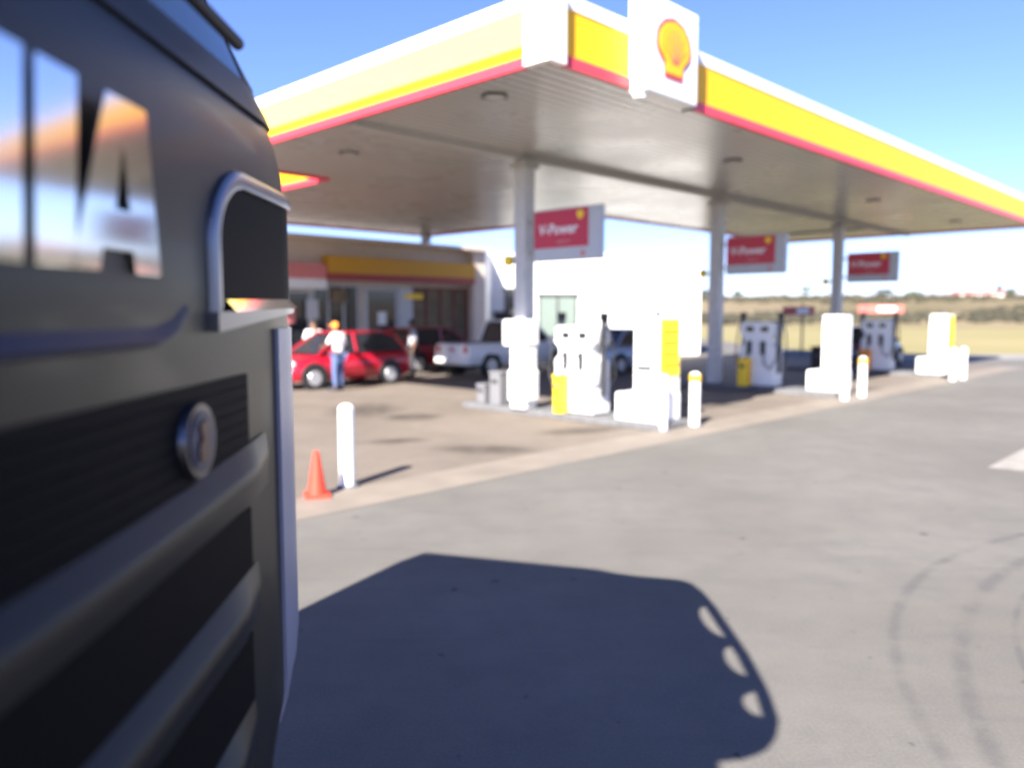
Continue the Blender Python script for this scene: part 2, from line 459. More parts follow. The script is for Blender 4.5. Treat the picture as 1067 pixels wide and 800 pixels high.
def column_lamp(u, lab):
    t = thing('column_lamp', lab, 'lamp', W(u, 4.62, 3.02), RZ, 'small amber lamps on the canopy columns')
    m = MB(); m.box((0, -.06, 0), (.06, .14, .05)); m.build('arm', 'beam', t)
    m = MB(); m.cyl((-.03, .08, 0), (-.12, .08, 0), .1, .12, 16); m.build('housing', 'darkmetal', t, True)
    m = MB(); m.cyl((-.12, .08, 0), (-.15, .08, 0), .12, .10, 16); m.build('lens', 'pumpyellow', t, True)
column_lamp(4.15, 'small amber lamp on the left side of the nearest column')
column_lamp(11.55, 'small amber lamp on the left side of the middle column')
column_lamp(19.4, 'small amber lamp on the left side of the farthest right column')

# ------------------------------------------------------------ islands
def island(u, label):
    m = MB(); m.box((0, 0, .06), (1.05, 4.9, .12), bev=.02)
    t = m.build('pump_island', 'kerb'); t.location = W(u, 3.3); t.rotation_euler = (0, 0, RZ)
    tag(t, label, 'kerb island', 'raised kerb islands under the pumps')
island(4.25, 'raised grey kerb island carrying the sunlit pump and kiosk box')
island(11.45, 'raised grey kerb island under the middle column')
island(19.3, 'raised grey kerb island under the farthest column')

def pump(label):
    t = thing('fuel_pump', label, 'fuel pump', (0, 0, 0), RZ, 'fuel pumps on the islands')
    def face(m, ys, z0, z1): pass
    # body: waisted profile seen from the front (v-z), extruded along u
    prof = [(-.46, .0), (.46, .0), (.46, .98), (.36, 1.08), (.36, 1.2), (.46, 1.32), (.46, 1.56), (.40, 1.62), (-.40, 1.62), (-.46, 1.56), (-.46, 1.32), (-.36, 1.2), (-.36, 1.08), (-.46, .98)]
    m = MB(); m.poly([(-.24, y, z) for y, z in prof], (.48, 0, 0)); m.build('cabinet', 'pumpwhite', t)
    m = MB(); m.box((0, 0, -.0), (.56, 1.0, .06)); m.build('plinth', 'darkmetal', t)
    for s in (-1, 1):
        for y in (-.2, .2):
            m = MB(); m.box((s*.243, y, 1.45), (.02, .2, .13)); m.build('display', 'glassdark', t)
        for y in (-.17, .2):
            m = MB(); m.box((s*.25, y, .98), (.04, .13, .34), bev=.01); h = m.build('nozzle_boot', 'darkmetal', t)
            m = MB(); m.tube([(s*.3, y, .86), (s*.3, y, 1.02), (s*.33, y, 1.1), (s*.36, y, 1.06)], .022); m.build('nozzle', 'black', h)
    for y in (-.5, .5):
        m = MB(); m.box((0, y, 1.1), (.1, .06, 1.5)); mm = m.build('hose_mast', 'darkmetal', t)
        m = MB(); m.box((0, y*1.02, 1.80), (.14, .1, .14)); m.build('mast_head', 'black', mm)
        for s in (-1, 1):
            m = MB(); m.tube([(s*.05, y*1.05, 1.78), (s*.2, y*1.12, 1.3), (s*.3, y*1.1, .7), (s*.34, y*.8, .45), (s*.34, y*.5, .6), (s*.3, y*.4, .86)], .018)
            m.build('hose', 'black', mm)
    m = MB(); m.box((-.246, -.08, .5), (.01, .5, .75)); m.build('front_panel', 'signwhite', t)
    return t
p1 = pump('white fuel pump in full sun beside the open forecourt')
p1.location = W(4.15, 2.85, .12)
dup(p1, W(11.5, 3.0, .12), RZ, 'shaded fuel pump to the right of the middle column')
dup(p1, W(19.3, 2.9, .12), RZ, 'shaded fuel pump in front of the dark blue car')

def bin_(label, mat, loc, h=.62, w=.3):
    t = thing('waste_bin', label, 'bin', loc, RZ, 'bins standing at the pumps')
    m = MB(); m.box((0, 0, h/2), (w, w, h), bev=.02); m.build('bin_body', mat, t)
    m = MB(); m.box((0, 0, h+.03), (w+.03, w+.03, .06), bev=.02); l = m.build('lid', mat, t)
    m = MB(); m.box((-w/2-.002, 0, h*.78), (.02, w*.6, .08)); m.build('slot', 'darkmetal', t)
    if mat == 'pumpyellow': m = MB(); m.box((0, -w/2-.003, h*.5), (w*.35, .012, h*.9)); m.build('side_strip', 'orange', t)
bin_('yellow bin against the sunlit white pump', 'pumpyellow', W(3.80, 3.06, .12), .66, .22)
bin_('yellow bin against the shaded middle pump', 'pumpyellow', W(11.12, 3.25, .12), .66, .26)
bin_('amber bin against the farthest pump', 'orange', W(18.9, 3.15, .12), .6)
bin_('black bin behind the low white block of the middle island', 'black', W(15.2, 3.0, 0), .95, .45)
bin_('pale grey bin at the left end of the nearest island', 'bingrey', W(3.95, 4.85, .12), .62, .3)
bin_('small grey box left of the taller pale grey bin on the nearest island', 'bingrey', W(3.95, 5.3, .12), .34, .24)

def service_box(label, strip=True, dp=.68):
    t = thing('payment_cabinet', label, 'cabinet', (0, 0, 0), RZ, 'tall white cabinets with a low block at the island ends')
    m = MB(); m.box((0, 0, .9), (dp, .5, 1.8), bev=.02); m.build('cabinet', 'white', t)
    m = MB(); m.box((-.06, .14, .24), (dp+.1, .84, .48), bev=.03); m.build('low_block', 'white', t)
    m = MB(); m.box((-dp/2-.01, .02, .93), (.05, .3, .07)); m.build('slot', 'darkmetal', t)
    m = MB(); m.box((0, -.258, 1.27), (dp-.12, .02, .98)); s = m.build('price_strip', 'stripe' if strip else 'signwhite', t)
    if strip:
        m = MB()
        for k in range(4): m.box((0, -.272, .98+.19*k), (dp-.14, .012, .045))
        m.build('price_divider', 'stripe2', s)
    m = MB(); m.box((0, 0, 1.84), (.14, .06, .09), bev=.01); m.build('top_lamp', 'darkmetal', t)
    return t
b1 = service_box('white cabinet with yellow price strips on the nearest island')
b1.location = W(4.25, 1.25, .12)
b2 = service_box('white cabinet without yellow strips in front of the right column', False, .5); b2.location = W(11.6, 1.12, .12)
dup(b1, W(19.2, 1.0, .12), RZ, 'white cabinet with yellow side at the farthest island')

def kiosk():
    t = thing('card_kiosk', 'white upright box with a wider head in front of the nearest column', 'kiosk', W(3.82, 4.05, .12), RZ)
    m = MB(); m.box((0, 0, .6), (.36, .4, 1.2), bev=.04); m.build('body', 'white', t)
    m = MB(); m.box((0, .08, 1.47), (.42, .62, .52), bev=.05); m.build('head', 'white', t)
    m = MB(); m.box((-.03, -.02, .45), (.4, .5, .62), bev=.05); m.build('lower_shell', 'pumpwhite', t)
kiosk()

def bollard(label):
    t = thing('bollard', label, 'bollard', (0, 0, 0), 0, 'white bollards along the forecourt')
    m = MB(); m.cyl((0, 0, 0), (0, 0, .9), .09, .09, 24); m.sph((0, 0, .9), .09, (1, 1, .7), 24, 10); m.build('post', 'white', t, True)
    m = MB(); m.cyl((0, 0, 0), (0, 0, .03), .14, .13, 20); m.build('base_plate', 'kerb', t, True)
    return t
bo = bollard('white bollard standing next to the traffic cone'); bo.location = (-1.89, 8.9, 0)
YB = P('collar amber', (.85, .45, .02), .4); M['collar'] = YB
b0 = copy_tree(bo)
m = MB(); m.cyl((0, 0, .80), (0, 0, .92), .098, .098, 24); m.build('collar', 'collar', b0, True)
b0.location = (3.19, 13.65, .0); b0['label'] = 'amber-capped bollard right of the cabinet with yellow price strips'
dup(bo, (2.53, 13.15, 0), 0, 'white bollard directly in front of the cabinet with yellow price strips')
dup(bo, (7.52, 17.7, 0), 0, 'white bollard in front of the middle island cabinet')
dup(b0, (8.2, 18.35, 0), 0, 'amber-capped bollard right of the middle island cabinet')
dup(bo, (12.75, 22.7, 0), 0, 'left one of the two farthest white bollards')
dup(bo, (13.3, 23.15, 0), 0, 'right one of the two farthest white bollards')

def cone():
    t = thing('traffic_cone', 'orange traffic cone beside the nearest bollard', 'cone', (-2.12, 8.42, 0), .3)
    m = MB(); m.box((0, 0, .02), (.27, .27, .04), bev=.01); m.build('base', 'cone', t)
    m = MB(); m.cyl((0, 0, .04), (0, 0, .50), .105, .03, 24); m.build('body', 'cone', t, True)
cone()

# ------------------------------------------------------------ shop
def shop():
    # local frame: x = u, y = v ; front at v = 0
    t = thing('shop_building', 'flat-roofed shop with a yellow and red band over its windows', 'shop', W(0, 18.6), RZ)
    u0, u1 = -8, 16.4
    m = MB()
    m.box(((u0+u1)/2, 3.2, 2.3), (u1-u0, 6, 4.6))
    m.build('wall', 'shopwall', t)
    m = MB(); m.box(((u0+u1)/2, 3.0, 4.66), (u1-u0+.3, 6.9, .14)); m.build('roof', 'shopwall', t)
    # pier at right and header zone in front of main block
    m = MB(); m.box((16.1, .1, 2.3), (.7, .6, 4.55)); m.build('pier', 'shopwall', t)
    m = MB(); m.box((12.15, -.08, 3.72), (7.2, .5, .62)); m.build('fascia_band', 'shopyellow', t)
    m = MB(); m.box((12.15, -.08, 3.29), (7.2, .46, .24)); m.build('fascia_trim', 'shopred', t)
    m = MB(); m.box((7.6, -.05, 3.45), (1.8, .4, .55)); m.build('side_sign', 'pinkred', t)
    m = MB(); m.box((7.6, -.05, 3.0), (1.8, .36, .35)); m.build('side_sign', 'signwhite', t)
    def win(x0, x1, z0, z1, mat, bars=0, frame='signgrey'):
        m = MB()
        for (a, b, c, d) in ((x0, x1, z1-.06, z1), (x0, x1, z0, z0+.06), (x0, x0+.06, z0+.06, z1-.06), (x1-.06, x1, z0+.06, z1-.06)):
            m.box(((a+b)/2, .16, (c+d)/2), (b-a, .12, d-c))
        for k in range(bars):
            x = x0+(x1-x0)*(k+1)/(bars+1); m.box((x, .16, (z0+z1)/2), (.05, .1, z1-z0-.12))
        f = m.build('window', frame, t)
        m = MB(); m.box(((x0+x1)/2, .185, (z0+z1)/2), (x1-x0-.1, .03, z1-z0-.1)); m.build('pane', mat, f)
        return f
    win(6.2, 8.0, .2, 2.75, 'glassdark', 1)
    win(8.1, 10.1, .2, 3.0, 'glassdark', 2)
    win(12.7, 15.7, .4, 3.0, 'brown', 3, 'brownred')
    m = MB(); m.box((11.15, .16, 1.4), (1.3, .12, 2.8)); d = m.build('door', 'glassdark', t)
    m = MB(); m.box((10.43, .17, 1.45), (.12, .16, 2.9)).box((11.87, .17, 1.45), (.12, .16, 2.9)).box((11.15, .17, 2.92), (1.56, .16, .1)); m.build('door_frame', 'signgrey', d)
    m = MB(); m.box((11.15, .09, 1.75), (.4, .02, .5)); m.build('poster', 'signwhite', d)
    m = MB(); m.box((12.3, .1, 1.5), (.7, .12, 2.9)); m.build('door_panel', 'signgrey', t)
    m = MB(); m.box((12.7, .04, 2.62), (.9, .03, .2)); m.build('notice', 'pumpyellow', t)
    m = MB(); m.box((7.1, .06, 1.9), (.5, .03, .6)); m.build('poster', 'pinkred', t)
    m = MB(); m.box((9.2, .06, 2.6), (.7, .03, .5)); m.build('poster', 'brown', t)
    m = MB(); m.box((8.05, .06, 2.1), (.5, .03, .7)); m.build('poster', 'signgrey', t)
shop()
def white_building():
    t = thing('white_building', 'long white plastered building joined to the right of the shop', 'building', (0, 0, 0), 0)
    Y = 37.0
    m = MB(); m.box((2.95, Y+3, 2.3), (11.7, 6, 4.6)); m.build('wall', 'wallwhite', t)
    m = MB(); m.poly([(-3.6, Y-.01, 0), (-.95, Y-.01, 0), (-1.2, Y-2.42, 0), (-3.1, Y-.5, 0)], (0, 0, 4.62)); m.build('shadow_bay', 'wallwhite', t)  # added block, shaped to throw the diagonal shadow onto the wall
    m = MB(); m.box((2.95, Y+3, 4.66), (11.9, 6.2, .1)); m.build('roof', 'wallwhite', t)
    def win(x0, x1, z0, z1, mat, y, bars=0):
        m = MB(); m.box(((x0+x1)/2, y-.05, z1+.06), (x1-x0+.2, .16, .12))
        m.box(((x0+x1)/2, y-.05, z0-.04), (x1-x0+.2, .18, .08))
        for k in range(bars+2):
            x = x0+(x1-x0)*k/(bars+1); m.box((x, y-.04, (z0+z1)/2), (.08, .1, z1-z0))
        f = m.build('window', 'darkmetal', t)
        m = MB(); m.box(((x0+x1)/2, y-.012, (z0+z1)/2), (x1-x0-.02, .05, z1-z0)); m.build('pane', mat, f)
    win(1.25, 3.0, .9, 2.75, 'glassgreen', Y, 1)
    win(-.8, .25, .7, 1.9, 'glassdark', Y)
    win(-.3, .2, 2.1, 3.0, 'glassdark', Y)
white_building()

# ------------------------------------------------------------ vehicles
def car(label, paint, kind='hatch', L=3.8, Wd=1.62, name='parked_car', group='cars parked on the forecourt'):
    """local +x forward"""
    t = thing(name, label, 'pickup' if kind == 'pickup' else 'car', (0, 0, 0), 0, group)
    h = L/2; wb = L*.31; wr = .30 if kind != 'pickup' else .34
    zb = .22 if kind != 'pickup' else .38
    # hull stations: x, ztop, halfwidth
    if kind == 'pickup':
        st = [(-h, 1.02, .80), (-h+.08, 1.04, .83), (-.5, 1.04, .84), (.7, 1.05, .84), (1.3, 1.03, .83), (h-.35, .98, .80), (h-.05, .84, .74), (h, .6, .68)]
        cab = [(-.62, 1.05), (-.5, 1.62), (-.3, 1.70), (.55, 1.70), (.75, 1.62), (1.35, 1.04)]
    elif kind == 'sedan':
        st = [(-h, .72, .66), (-h+.12, .92, .76), (-1.3, .95, .81), (0, .90, .83), (.9, .90, .82), (h-.5, .80, .79), (h-.1, .66, .70), (h, .5, .6)]
        cab = [(-1.45, .94), (-.95, 1.33), (-.6, 1.42), (.25, 1.42), (.45, 1.36), (1.1, .90)]
    else:
        st = [(-h, .6, .68), (-h+.06, .92, .76), (-1.2, .95, .80), (0, .92, .82), (.8, .92, .81), (h-.5, .82, .78), (h-.12, .66, .70), (h, .5, .6)]
        cab = [(-h+.1, .93), (-h+.42, 1.36), (-h+.75, 1.44), (.1, 1.44), (.35, 1.38), (1.05, .91)]
    k = Wd/1.66
    rows = []
    for x, zt, w in st:
        w *= k
        rows.append([(x, -w*.9, zb), (x, -w, zb+.1), (x, -w*1.02, (zb+zt)/2+.05), (x, -w*.97, zt-.08), (x, -w*.86, zt),
                     (x, w*.86, zt), (x, w*.97, zt-.08), (x, w*1.02, (zb+zt)/2+.05), (x, w, zb+.1), (x, w*.9, zb)])
    m = MB(); m.grid(rows, True); m.bm.faces.new(m.rows[0]); m.bm.faces.new(m.rows[-1])
    body = m.build('body', paint, t, True)
    w = .78*k
    def cabmesh(sh_in, scale_z=1.):
        rows = []
        for x, z in cab: rows.append((x, z))
        return rows
    # glasshouse: dark block and painted roof + pillars
    m = MB()
    lo = [(cab[0][0], cab[0][1]-.03), (cab[-1][0], cab[-1][1]-.03)]
    pts = cab
    rowL = [(x, -(w-(z-.92)*.32), z) for x, z in pts]; rowR = [(x, (w-(z-.92)*.32), z) for x, z in pts]
    m.grid([rowL, rowR]); m.bm.faces.new(m.rows[0]); m.bm.faces.new(m.rows[1])
    m.build('windows', 'glassdark', t)
    m = MB()
    ia, ib = 2, 3
    zr = pts[2][1]; wt = w-(zr-.92)*.32
    m.box(((pts[1][0]+pts[4][0])/2, 0, zr+.012), (pts[4][0]-pts[1][0]-.05, 2*wt+.04, .05), bev=.02)
    m.build('roof', paint, t, True)
    def off(p, s):
        x, z = p; return (x, s*(w-(z-.92)*.32+.008), z)
    for s in (-1, 1):
        m = MB()
        m.tube([off(pts[0], s), off(pts[1], s), off(pts[2], s)], .045, 6)
        m.tube([off(pts[5], s), off(pts[4], s), off(pts[3], s)], .035, 6)
        xm = -.1 if kind != 'pickup' else .25
        zt = pts[2][1]
        m.tube([off((xm, .93), s), off((xm, zt), s)], .04, 6)
        m.build('pillar', paint, t)
    for sx in (-1, 1):
        for sy in (-1, 1):
            x, y = sx*wb*1.0+(.05 if sx > 0 else -.02), sy*(Wd/2-.07)
            m = MB(); m.cyl((x, y-.1, wr), (x, y+.1, wr), wr, wr, 24); wh = m.build('wheel', 'black', t, True)
            m = MB(); m.cyl((x, y+sy*.095, wr), (x, y+sy*.115, wr), wr*.66, wr*.6, 20); m.build('rim', 'rim', wh, True)
            m = MB(); m.cyl((x, y+sy*.02, wr+.03), (x, y+sy*.088, wr+.03), wr+.07, wr+.07, 20); m.build('wheel_arch', 'black', t, True)
    for sy in (-1, 1):
        m = MB(); m.sph((h-.16, sy*.52*k, .66 if kind != 'pickup' else .82), .14, (.8, 1.1, .6)); m.build('headlight', 'lamp', t, True)
        m = MB(); m.box((-h+.03, sy*.64*k, .78 if kind != 'pickup' else .86), (.12, .14, .22), bev=.02); m.build('tail_light', 'tail', t)
        m = MB(); m.box((pts[5][0]-.3, sy*(w+.1), .98 if kind != 'pickup' else 1.12), (.1, .16, .1), bev=.02); m.build('mirror', paint, t)
    bz = .42 if kind != 'pickup' else .52
    m = MB(); m.box((h-.03, 0, bz-.06), (.16, 1.3*k, .16), bev=.04); m.build('bumper', paint if kind != 'pickup' else 'white', t, True)
    m = MB(); m.box((-h-.02, 0, bz), (.16, 1.5*k, .18), bev=.04); m.build('bumper', paint if kind != 'pickup' else 'white', t, True)
    if kind == 'pickup':
        m = MB(); m.box((-h-.012, 0, .85), (.02, .2, .08)); m.build('tailgate_handle', 'tail', t)
        m = MB(); m.box((-1.6, 0, 1.045), (1.7, 1.3, .02)); m.build('load_bed', 'darkmetal', t)
    return t
def put(o, u, v, back=False): o.location = W(u, v); o.rotation_euler = (0, 0, RZ+(pi if back else 0))
put(car('bright red hatchback parked nose left by the two standing people', 'carred', 'hatch', 3.75), 4.75, 12.0, True)
put(car('dark red car half hidden behind the pale pickup', 'carred2', 'hatch', 3.7), 10.2, 14.6)
put(car('white pickup seen from behind, right of the red cars', 'carwhite', 'pickup', 4.9), 11.1, 11.7)
put(car('pale blue car behind the nearest fuel pump', 'carsilver', 'sedan', 4.2), 14.4, 9.4)
put(car('dark blue car behind the farthest fuel pump', 'cardark', 'sedan', 4.3), 23.0, 4.7)

# ------------------------------------------------------------ people
def person(label, loc, rz, joints, top, bottom, skin, hat=None, hair='hair'):
    t = thing('person', label, 'person', loc, rz)
    # joints: pelvis-rooted skeleton
    J = dict(pel=(0, 0, .93), wai=(0, 0, 1.08), che=(.01, 0, 1.30), neck=(.01, 0, 1.47), hd0=(.02, 0, 1.54), hd=(.03, 0, 1.64), hd2=(.03, 0, 1.71),
             ls=(0, .17, 1.41), le=(-.02, .24, 1.13), lw=(.05, .25, .89), lh=(.07, .25, .80), rs=(0, -.17, 1.41), re=(-.02, -.24, 1.13), rw=(.05, -.25, .89), rh=(.07, -.25, .80),
             lt=(0, .09, .88), lk=(.03, .11, .50), la=(0, .11, .09), lf=(.16, .12, .04), rt=(0, -.09, .88), rk=(.03, -.11, .50), ra=(0, -.11, .09), rf=(.16, -.12, .04))
    J.update(joints)
    rad = dict(pel=(.14, .11), wai=(.13, .1), che=(.15, .11), neck=(.055, .055), hd0=(.065, .07), hd=(.085, .1), hd2=(.07, .085), ls=(.065,)*2, rs=(.065,)*2, le=(.042,)*2, re=(.042,)*2,
               lw=(.03,)*2, rw=(.03,)*2, lh=(.03, .042), rh=(.03, .042), lt=(.09,)*2, rt=(.09,)*2, lk=(.06,)*2, rk=(.06,)*2, la=(.042,)*2, ra=(.042,)*2, lf=(.035,)*2, rf=(.035,)*2)
    E = [('pel', 'wai'), ('wai', 'che'), ('che', 'neck'), ('neck', 'hd0'), ('hd0', 'hd'), ('hd', 'hd2'), ('che', 'ls'), ('ls', 'le'), ('le', 'lw'), ('lw', 'lh'), ('che', 'rs'), ('rs', 're'), ('re', 'rw'), ('rw', 'rh'),
         ('pel', 'lt'), ('lt', 'lk'), ('lk', 'la'), ('la', 'lf'), ('pel', 'rt'), ('rt', 'rk'), ('rk', 'ra'), ('ra', 'rf')]
    def skinmesh(name, names, edges, mat, grow=0., root=None):
        me = bpy.data.meshes.new(name); me.from_pydata([J[n] for n in names], [(names.index(a), names.index(b)) for a, b in edges], [])
        o = bpy.data.objects.new(name, me); col.objects.link(o)
        sk = o.modifiers.new('s', 'SKIN'); ss = o.modifiers.new('u', 'SUBSURF'); ss.levels = 2; ss.render_levels = 2
        if not me.skin_vertices: me.skin_vertices.new() if hasattr(me.skin_vertices, 'new') else None
        for i, n in enumerate(names):
            v = me.skin_vertices[0].data[i]; v.radius = [r+grow for r in rad[n]]; v.use_root = (n == (root or names[0]))
        dg = bpy.context.evaluated_depsgraph_get(); me2 = bpy.data.meshes.new_from_object(o.evaluated_get(dg))
        bpy.data.objects.remove(o)
        me2.materials.clear(); me2.materials.append(M[mat]); me2.polygons.foreach_set('use_smooth', [True]*len(me2.polygons))
        o = bpy.data.objects.new(name, me2); col.objects.link(o); o.parent = t
        return o
    names = list(J)
    skinmesh('body', names, E, skin, 0, 'pel')
    tn = ['wai', 'che', 'ls', 'le', 'rs', 're', 'pel']
    skinmesh('shirt', tn, [('pel', 'wai'), ('wai', 'che'), ('che', 'ls'), ('ls', 'le'), ('che', 'rs'), ('rs', 're')], top, .022, 'pel')
    bn = ['pel', 'lt', 'lk', 'la', 'rt', 'rk', 'ra']
    skinmesh('trousers', bn, [('pel', 'lt'), ('lt', 'lk'), ('lk', 'la'), ('pel', 'rt'), ('rt', 'rk'), ('rk', 'ra')], bottom, .02, 'pel')
    hx, hy, hz = J['hd']
    m = MB(); m.sph((hx-.02, hy, hz+.045), .1, (1.05, .9, .95)); m.build('hair', hair if not hat else hat, t, True)
    if hat:
        m = MB(); m.box((hx+.1, hy, hz+.05), (.13, .15, .015), bev=.005); m.build('cap_peak', hat, t)
    # face: nose, eyes, mouth ; fingers
    m = MB(); m.sph((hx+.095, hy, hz-.01), .016, (1, .8, 1.6), 8, 6); m.sph((hx, hy+.085, hz), .022, (.6, .4, 1.2), 8, 6); m.sph((hx, hy-.085, hz), .022, (.6, .4, 1.2), 8, 6)
    m.build('nose_and_ears', skin, t, True)
    m = MB(); m.sph((hx+.078, hy+.03, hz+.012), .011, u=8, v=6).sph((hx+.078, hy-.03, hz+.012), .011, u=8, v=6).box((hx+.085, hy, hz-.055), (.012, .045, .008)); m.build('eyes_and_mouth', 'hair', t)
    m = MB()
    for hn, wn, s in (('lh', 'lw', 1), ('rh', 'rw', -1)):
        h = Vector(J[hn]); d = (h-Vector(J[wn])).normalized(); a = Vector((1, 0, 0)); a = (a-d*a.dot(d)).normalized()
        for k, ln in enumerate((.075, .085, .08, .065)):
            b = h+a*(-.027+.018*k)+d*.01; m.tube([b, b+d*ln*.5, b+d*ln+Vector((0, -s*.02, 0))], [.009, .009, .007], 6)
        b = h-d*.03+a*.03; m.tube([b, b+a*.03+d*.03, b+a*.035+d*.055], [.011, .01, .008], 6)
    m.build('fingers', skin, t, True)
    for f in ('lf', 'rf'):
        x, y, z = J[f]; m = MB(); m.box((x-.06, y, .045), (.28, .1, .09), bev=.03); m.build('shoe', 'trousers', t, True)
    return t
person('person in a white shirt, blue jeans and orange cap standing beside the red hatchback', (-4.42, 20.0, 0), R(150),
       dict(le=(.12, .26, 1.18), lw=(.3, .2, 1.12), lh=(.38, .18, 1.12), neck=(.05, 0, 1.46), hd0=(.08, 0, 1.52), hd=(.11, 0, 1.61), hd2=(.11, 0, 1.68)), 'shirt', 'jeans', 'skin2', 'cap')
person('bare-headed person in a white shirt standing behind the bonnet of the red hatchback', (-5.75, 22.9, 0), R(-80),
       dict(re=(.15, -.26, 1.2), rw=(.32, -.15, 1.1), rh=(.39, -.12, 1.08)), 'shirt', 'trousers', 'skin')
person('person in a grey shirt and dark trousers standing between the red car and the pickup', (-3.05, 24.2, 0), R(200),
       dict(), 'shirtgrey', 'trousers', 'skin2')

# ------------------------------------------------------------ roadside and hills
def road_sign(label, x, y, w, post, z):
    t = thing('roadside_sign', label, 'sign', (x, y, 0), 0, 'red and white signs beyond the yard')
    m = MB(); m.tube([(post, 0, 0), (post, 0, z+.3)], .05)
    m.build('post', 'darkmetal', t)
    m = MB(); m.box((0, 0, z), (w, .08, .42)); m.build('board', 'roofred', t)
    m = MB(); m.box((w*.12, -.047, z), (w*.4, .02, .26)); m.build('white_field', 'white', t)
road_sign('red and white sign on a thin dark post right of the middle pump', 13.6, 37.5, 1.5, .2, 2.05)
road_sign('red and white sign seen just above the farthest pump', 19.6, 42., 2.4, -.8, 2.15)

def far_house(label, az, dist, w, h, roof, d=8, long=False):
    x, y = dist*az, dist
    t = thing('distant_house', label, 'house', (x, y, hill(x, y)-.4), random.uniform(-.3, .3), 'houses along the skyline')
    m = MB(); m.box((0, 0, h/2), (w, d, h)); m.build('wall', 'housewall', t)
    m = MB(); m.poly([(-w/2-.4, -d/2-.5, h), (-w/2-.4, d/2+.5, h), (-w/2-.4, 0, h+h*.55)], (w+.8, 0, 0)); m.build('roof', roof, t)
    for k in range(max(2, int(w/6))):
        m = MB(); m.box((-w/2+w*(k+.5)/max(2, int(w/6)), -d/2-.02, h*.55), (1.2, .1, 1.1)); m.build('window', 'glassdark', t)
A = lambda px: (px-533.5)/820
far_house('long house with a red roof on the skyline at far right', A(1016), 392, 22, 2.6, 'roofred', 9)
far_house('smaller red-roofed house joined to the right of the long one on the skyline', A(1037), 396, 10, 2.4, 'roofred', 8)
far_house('small grey-roofed house nearest the right edge of the skyline', A(1056), 398, 7, 2.6, 'roofgrey')
far_house('pale grey-roofed house left of the long red roof on the skyline', A(985), 400, 16, 2.3, 'roofgrey')
far_house('tiny pale house far left of the red roofs on the skyline', A(962), 405, 8, 2., 'roofgrey')

def blob(bm, c, r, seed, flat=.7):
    rr = bmesh.ops.create_icosphere(bm, subdivisions=1, radius=r, matrix=Matrix.Translation(c))
    for v in rr['verts']:
        d = v.co-Vector(c); v.co = Vector(c)+Vector((d.x, d.y, d.z*flat))*(1+.5*noise.noise(v.co*1.7+Vector((seed, 0, 0))))
m = MB()
n = 0
while n < 1500:
    az = random.uniform(-.1, .82); dist = random.uniform(118, 400)
    x, y = az*dist, dist
    k = noise.noise(Vector((x*.022, y*.012, 1.)))
    if k < .02 and random.random() < .8: continue
    if k < -.2: continue
    blob(m.bm, (x, y, hill(x, y)+.2), random.uniform(.5, 1.5), n)
    n += 1
tag(m.build('hillside_scrub', 'scrub'), 'low olive scrub scattered over the dry hillside', 'scrub', kind='stuff')

def tree(label, az, dist, h, cw):
    x, y = az*dist, dist
    t = thing('skyline_tree', label, 'tree', (x, y, hill(x, y)-.3), random.uniform(0, 6), 'trees along the skyline')
    m = MB(); m.tube([(0, 0, 0), (.1, 0, h*.35), (0, .1, h*.6)], [.25, .2, .1]); m.tube([(.1, 0, h*.35), (cw*.3, 0, h*.6)], [.12, .05]); m.tube([(.1, 0, h*.35), (-cw*.3, .1, h*.65)], [.12, .05]); m.build('trunk', 'bark', t)
    m = MB()
    for k in range(420):
        a = random.uniform(0, 2*pi); q = random.random()**.5; zz = random.uniform(-1, 1)
        r = sqrt(max(0, 1-zz*zz))*q*cw*.55*(1+.5*noise.noise(Vector((a*1.3, zz*2, h))))
        c = Vector((r*cos(a), r*sin(a), h*.68+zz*h*.32)); s = random.uniform(.15, .4)
        u1 = Vector((random.gauss(0, 1), random.gauss(0, 1), random.gauss(0, 1))).normalized()*s; u2 = u1.orthogonal().normalized()*s
        m.bm.faces.new([m.bm.verts.new(c+u1), m.bm.verts.new(c+u2), m.bm.verts.new(c-u1), m.bm.verts.new(c-u2)])
    m.build('crown', 'leaf', t)
tree('round dark tree on the skyline between the middle and right columns', A(838), 380, 6.0, 6.5)
tree('low tree on the skyline right beside the middle column', A(767), 385, 3.2, 4.5)
tree('broad tree on the skyline just left of the middle column', A(733), 380, 4., 5.5)
tree('pale bushy tree above the farthest pump', A(919), 300, 3.6, 8)
tree('dark tree at the right end of the skyline', A(1050), 385, 5.2, 5)
tree('low tree on the skyline right of the right hanging sign', A(950), 392, 3.6, 9)
tree('slim tree behind the long red roof', A(1038), 402, 7.2, 3)

# ------------------------------------------------------------ truck
XF, Y0, Y1, RC = -.5, -.78, 1.93, .2      # front plane x, near and far sides, corner radius
def lean(z):
    if z < 2.22: return 0.
    if z < 2.42: return .035*((z-2.22)/.2)**2
    return .035+(z-2.42)*.42 if z < 2.95 else .035+.2226+(z-2.95)*.5
def S(s, z, off=0.):
    """point on the cab skin; s = y along the front while s < Y1-RC, then round the far corner and back along the side"""
    L1 = Y1-RC; q = RC+lean(z)*.5; arc = q*pi/2
    l = lean(z); xf = XF-l; k = min(1, max(0, (1.28-z)/.26)); y1 = Y1-l*.45-.2*k*k*(3-2*k)
    L1 = y1-q
    if s <= L1: return Vector((xf+off, s, z))
    a = (s-L1)/q
    if a <= pi/2: return Vector((xf-q+(q+off)*cos(a), y1-q+(q+off)*sin(a), z))
    return Vector((xf-q-(s-L1-arc), y1+off, z))
